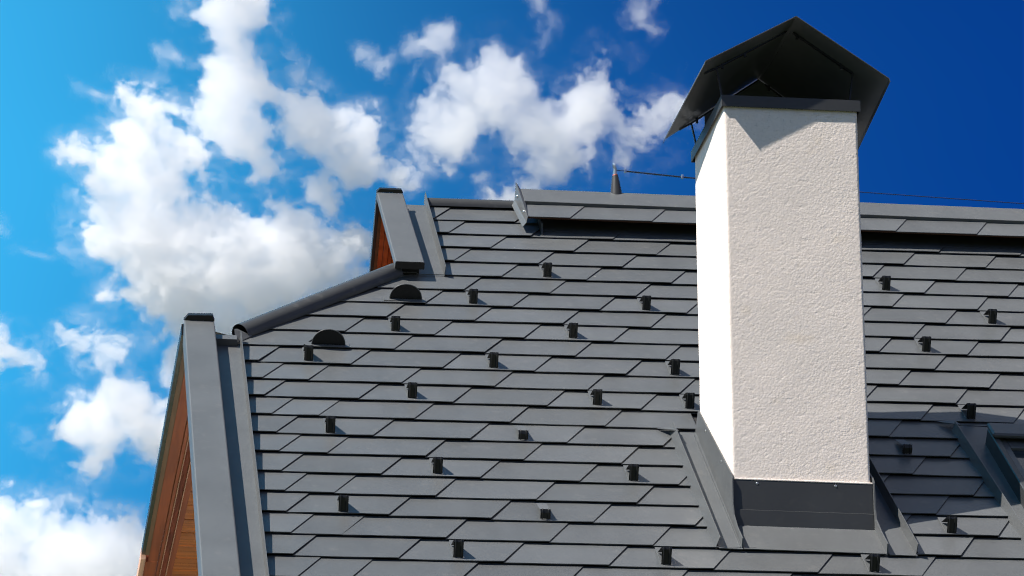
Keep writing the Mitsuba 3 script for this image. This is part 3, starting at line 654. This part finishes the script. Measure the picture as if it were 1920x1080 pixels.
def inside(poly, x, z):
    c = np.zeros(x.shape, bool)
    n = len(poly)
    for i in range(n):
        (x0, z0), (x1, z1) = poly[i], poly[(i + 1) % n]
        if z0 != z1:
            c ^= ((z0 > z) != (z1 > z)) & (x < (x1 - x0) * (z - z0) / (z1 - z0) + x0)
    return c

def cloud_frame(at, size):
    m = np.eye(4)
    m[:3, 0], m[:3, 1], m[:3, 2], m[:3, 3] = CLOUD_R, CLOUD_D, np.cross(CLOUD_R, CLOUD_D), CLOUD_O
    return T(m) @ T().translate(at).scale(size)

def build_clouds():
    nx, nz, ny = 800, 620, 30
    xs = CLOUD_X[0] + (np.arange(nx) + 0.5) / nx * (CLOUD_X[1] - CLOUD_X[0])
    zs = CLOUD_Z[0] + (np.arange(nz) + 0.5) / nz * (CLOUD_Z[1] - CLOUD_Z[0])
    ys = CLOUD_Y[0] + (np.arange(ny) + 0.5) / ny * (CLOUD_Y[1] - CLOUD_Y[0])
    gx, gz = np.meshgrid(xs, zs)
    step = xs[1] - xs[0]
    flat = np.stack([gx, gz, 0 * gx], -1)
    wx = (meshkit.fbm(flat / 26, 4, 3) - 0.5) * 12 + (meshkit.fbm(flat / 6, 3, 5) - 0.5) * 6     # the outlines curl
    wz = (meshkit.fbm(flat / 26, 4, 11) - 0.5) * 12 + (meshkit.fbm(flat / 6, 3, 15) - 0.5) * 6
    solid, weight = np.full(gx.shape, -99.0), np.zeros(gx.shape)
    faint, faint_weight = np.full(gx.shape, -99.0), np.zeros(gx.shape)
    for d, outline in CLOUDS:
        m = inside([(a / 10, b / 10) for a, b in outline], gx + wx, gz + wz)
        if not m.any():
            continue
        sd = (ndimage.distance_transform_edt(m) - ndimage.distance_transform_edt(~m)) * step
        if d < 0.5:
            faint_weight = np.where(sd > faint, d, faint_weight); faint = np.maximum(sd, faint)
        else:
            weight = np.where(sd > solid, d, weight); solid = np.maximum(sd, solid)
    def rough(Q, size, octaves, seed, gain):
        out, tot = 0, 0
        for o in range(octaves):
            out = out + gain ** o * meshkit.noise(Q / size * 2.03 ** o + 7.3 * o, seed + o); tot += gain ** o
        return (out / tot - 0.5) / 0.13                              # about unit spread
    dens = np.zeros((nz, ny, nx), np.float32)
    half = 9 + 52 * np.sqrt(np.clip(solid, 0, 38) / 38)
    on = (solid > -13) | (faint > -7)
    px, pz, s, sw, t, tw, hf = (a[on] for a in (gx + 0.6 * wx, gz + 0.6 * wz, solid, weight, faint, faint_weight, half))
    for k, y in enumerate(ys):
        Q = np.stack([px, pz, np.full(px.shape, y * 0.18)], -1)
        billow = rough(Q, 15, 5, 21, 0.72)
        strand = 1 - 1.1 * np.abs(rough(Q * np.array([0.8, 1.25, 1]), 11, 4, 61, 0.70))      # ridges: filaments
        depth = np.minimum(s, (hf - abs(y)) * 0.55)
        q = depth / 7.0 + 0.66 * billow + 0.34 * strand - 0.02
        cover = np.clip(q * 1.5, 0, 1)
        shred = np.clip((s + 13) / 13, 0, 1) ** 1.5 * np.clip(strand * 0.6 + billow * 0.35 - 0.10, 0, 1) * 0.45 * (abs(y) < 26)
        q2 = (t + 1.5) / 7.0 + 0.36 * billow + 0.42 * strand + 0.20
        wisp = np.clip(q2 * 0.9, 0, 1) * np.clip((30 - abs(y)) / 10, 0, 1)
        body = np.clip(0.62 + 0.26 * billow + 0.12 * strand, 0.05, 1.2)
        dens[:, k][on] = np.maximum(sw * np.maximum(cover * cover * (3 - 2 * cover), shred), 1.4 * tw * wisp * wisp) * body
    grid = np.ascontiguousarray(dens[..., None])
    to_world = cloud_frame([CLOUD_X[0], CLOUD_Y[0], CLOUD_Z[0]], [CLOUD_X[1] - CLOUD_X[0], CLOUD_Y[1] - CLOUD_Y[0], CLOUD_Z[1] - CLOUD_Z[0]])
    return {'type': 'heterogeneous', 'albedo': {'type': 'constvolume', 'value': {'type': 'rgb', 'value': [0.970, 0.982, 0.999]}}, 'scale': CLOUD_DENSITY,
            'sigma_t': {'type': 'gridvolume', 'grid': mi.VolumeGrid(grid), 'to_world': to_world, 'filter_type': 'trilinear', 'wrap_mode': 'clamp'},
            'phase': {'type': 'isotropic'}}

CLOUD_DENSITY = 0.055
scene['clouds'] = {
    'type': 'cube', 'to_world': cloud_frame([sum(CLOUD_X) / 2, sum(CLOUD_Y) / 2, sum(CLOUD_Z) / 2], [(CLOUD_X[1] - CLOUD_X[0]) / 2, (CLOUD_Y[1] - CLOUD_Y[0]) / 2, (CLOUD_Z[1] - CLOUD_Z[0]) / 2]),
    'bsdf': {'type': 'null'}, 'interior': build_clouds()}
labels['clouds'] = {'label': 'broken white clouds drifting across the deep blue sky behind the roof', 'kind': 'stuff'}
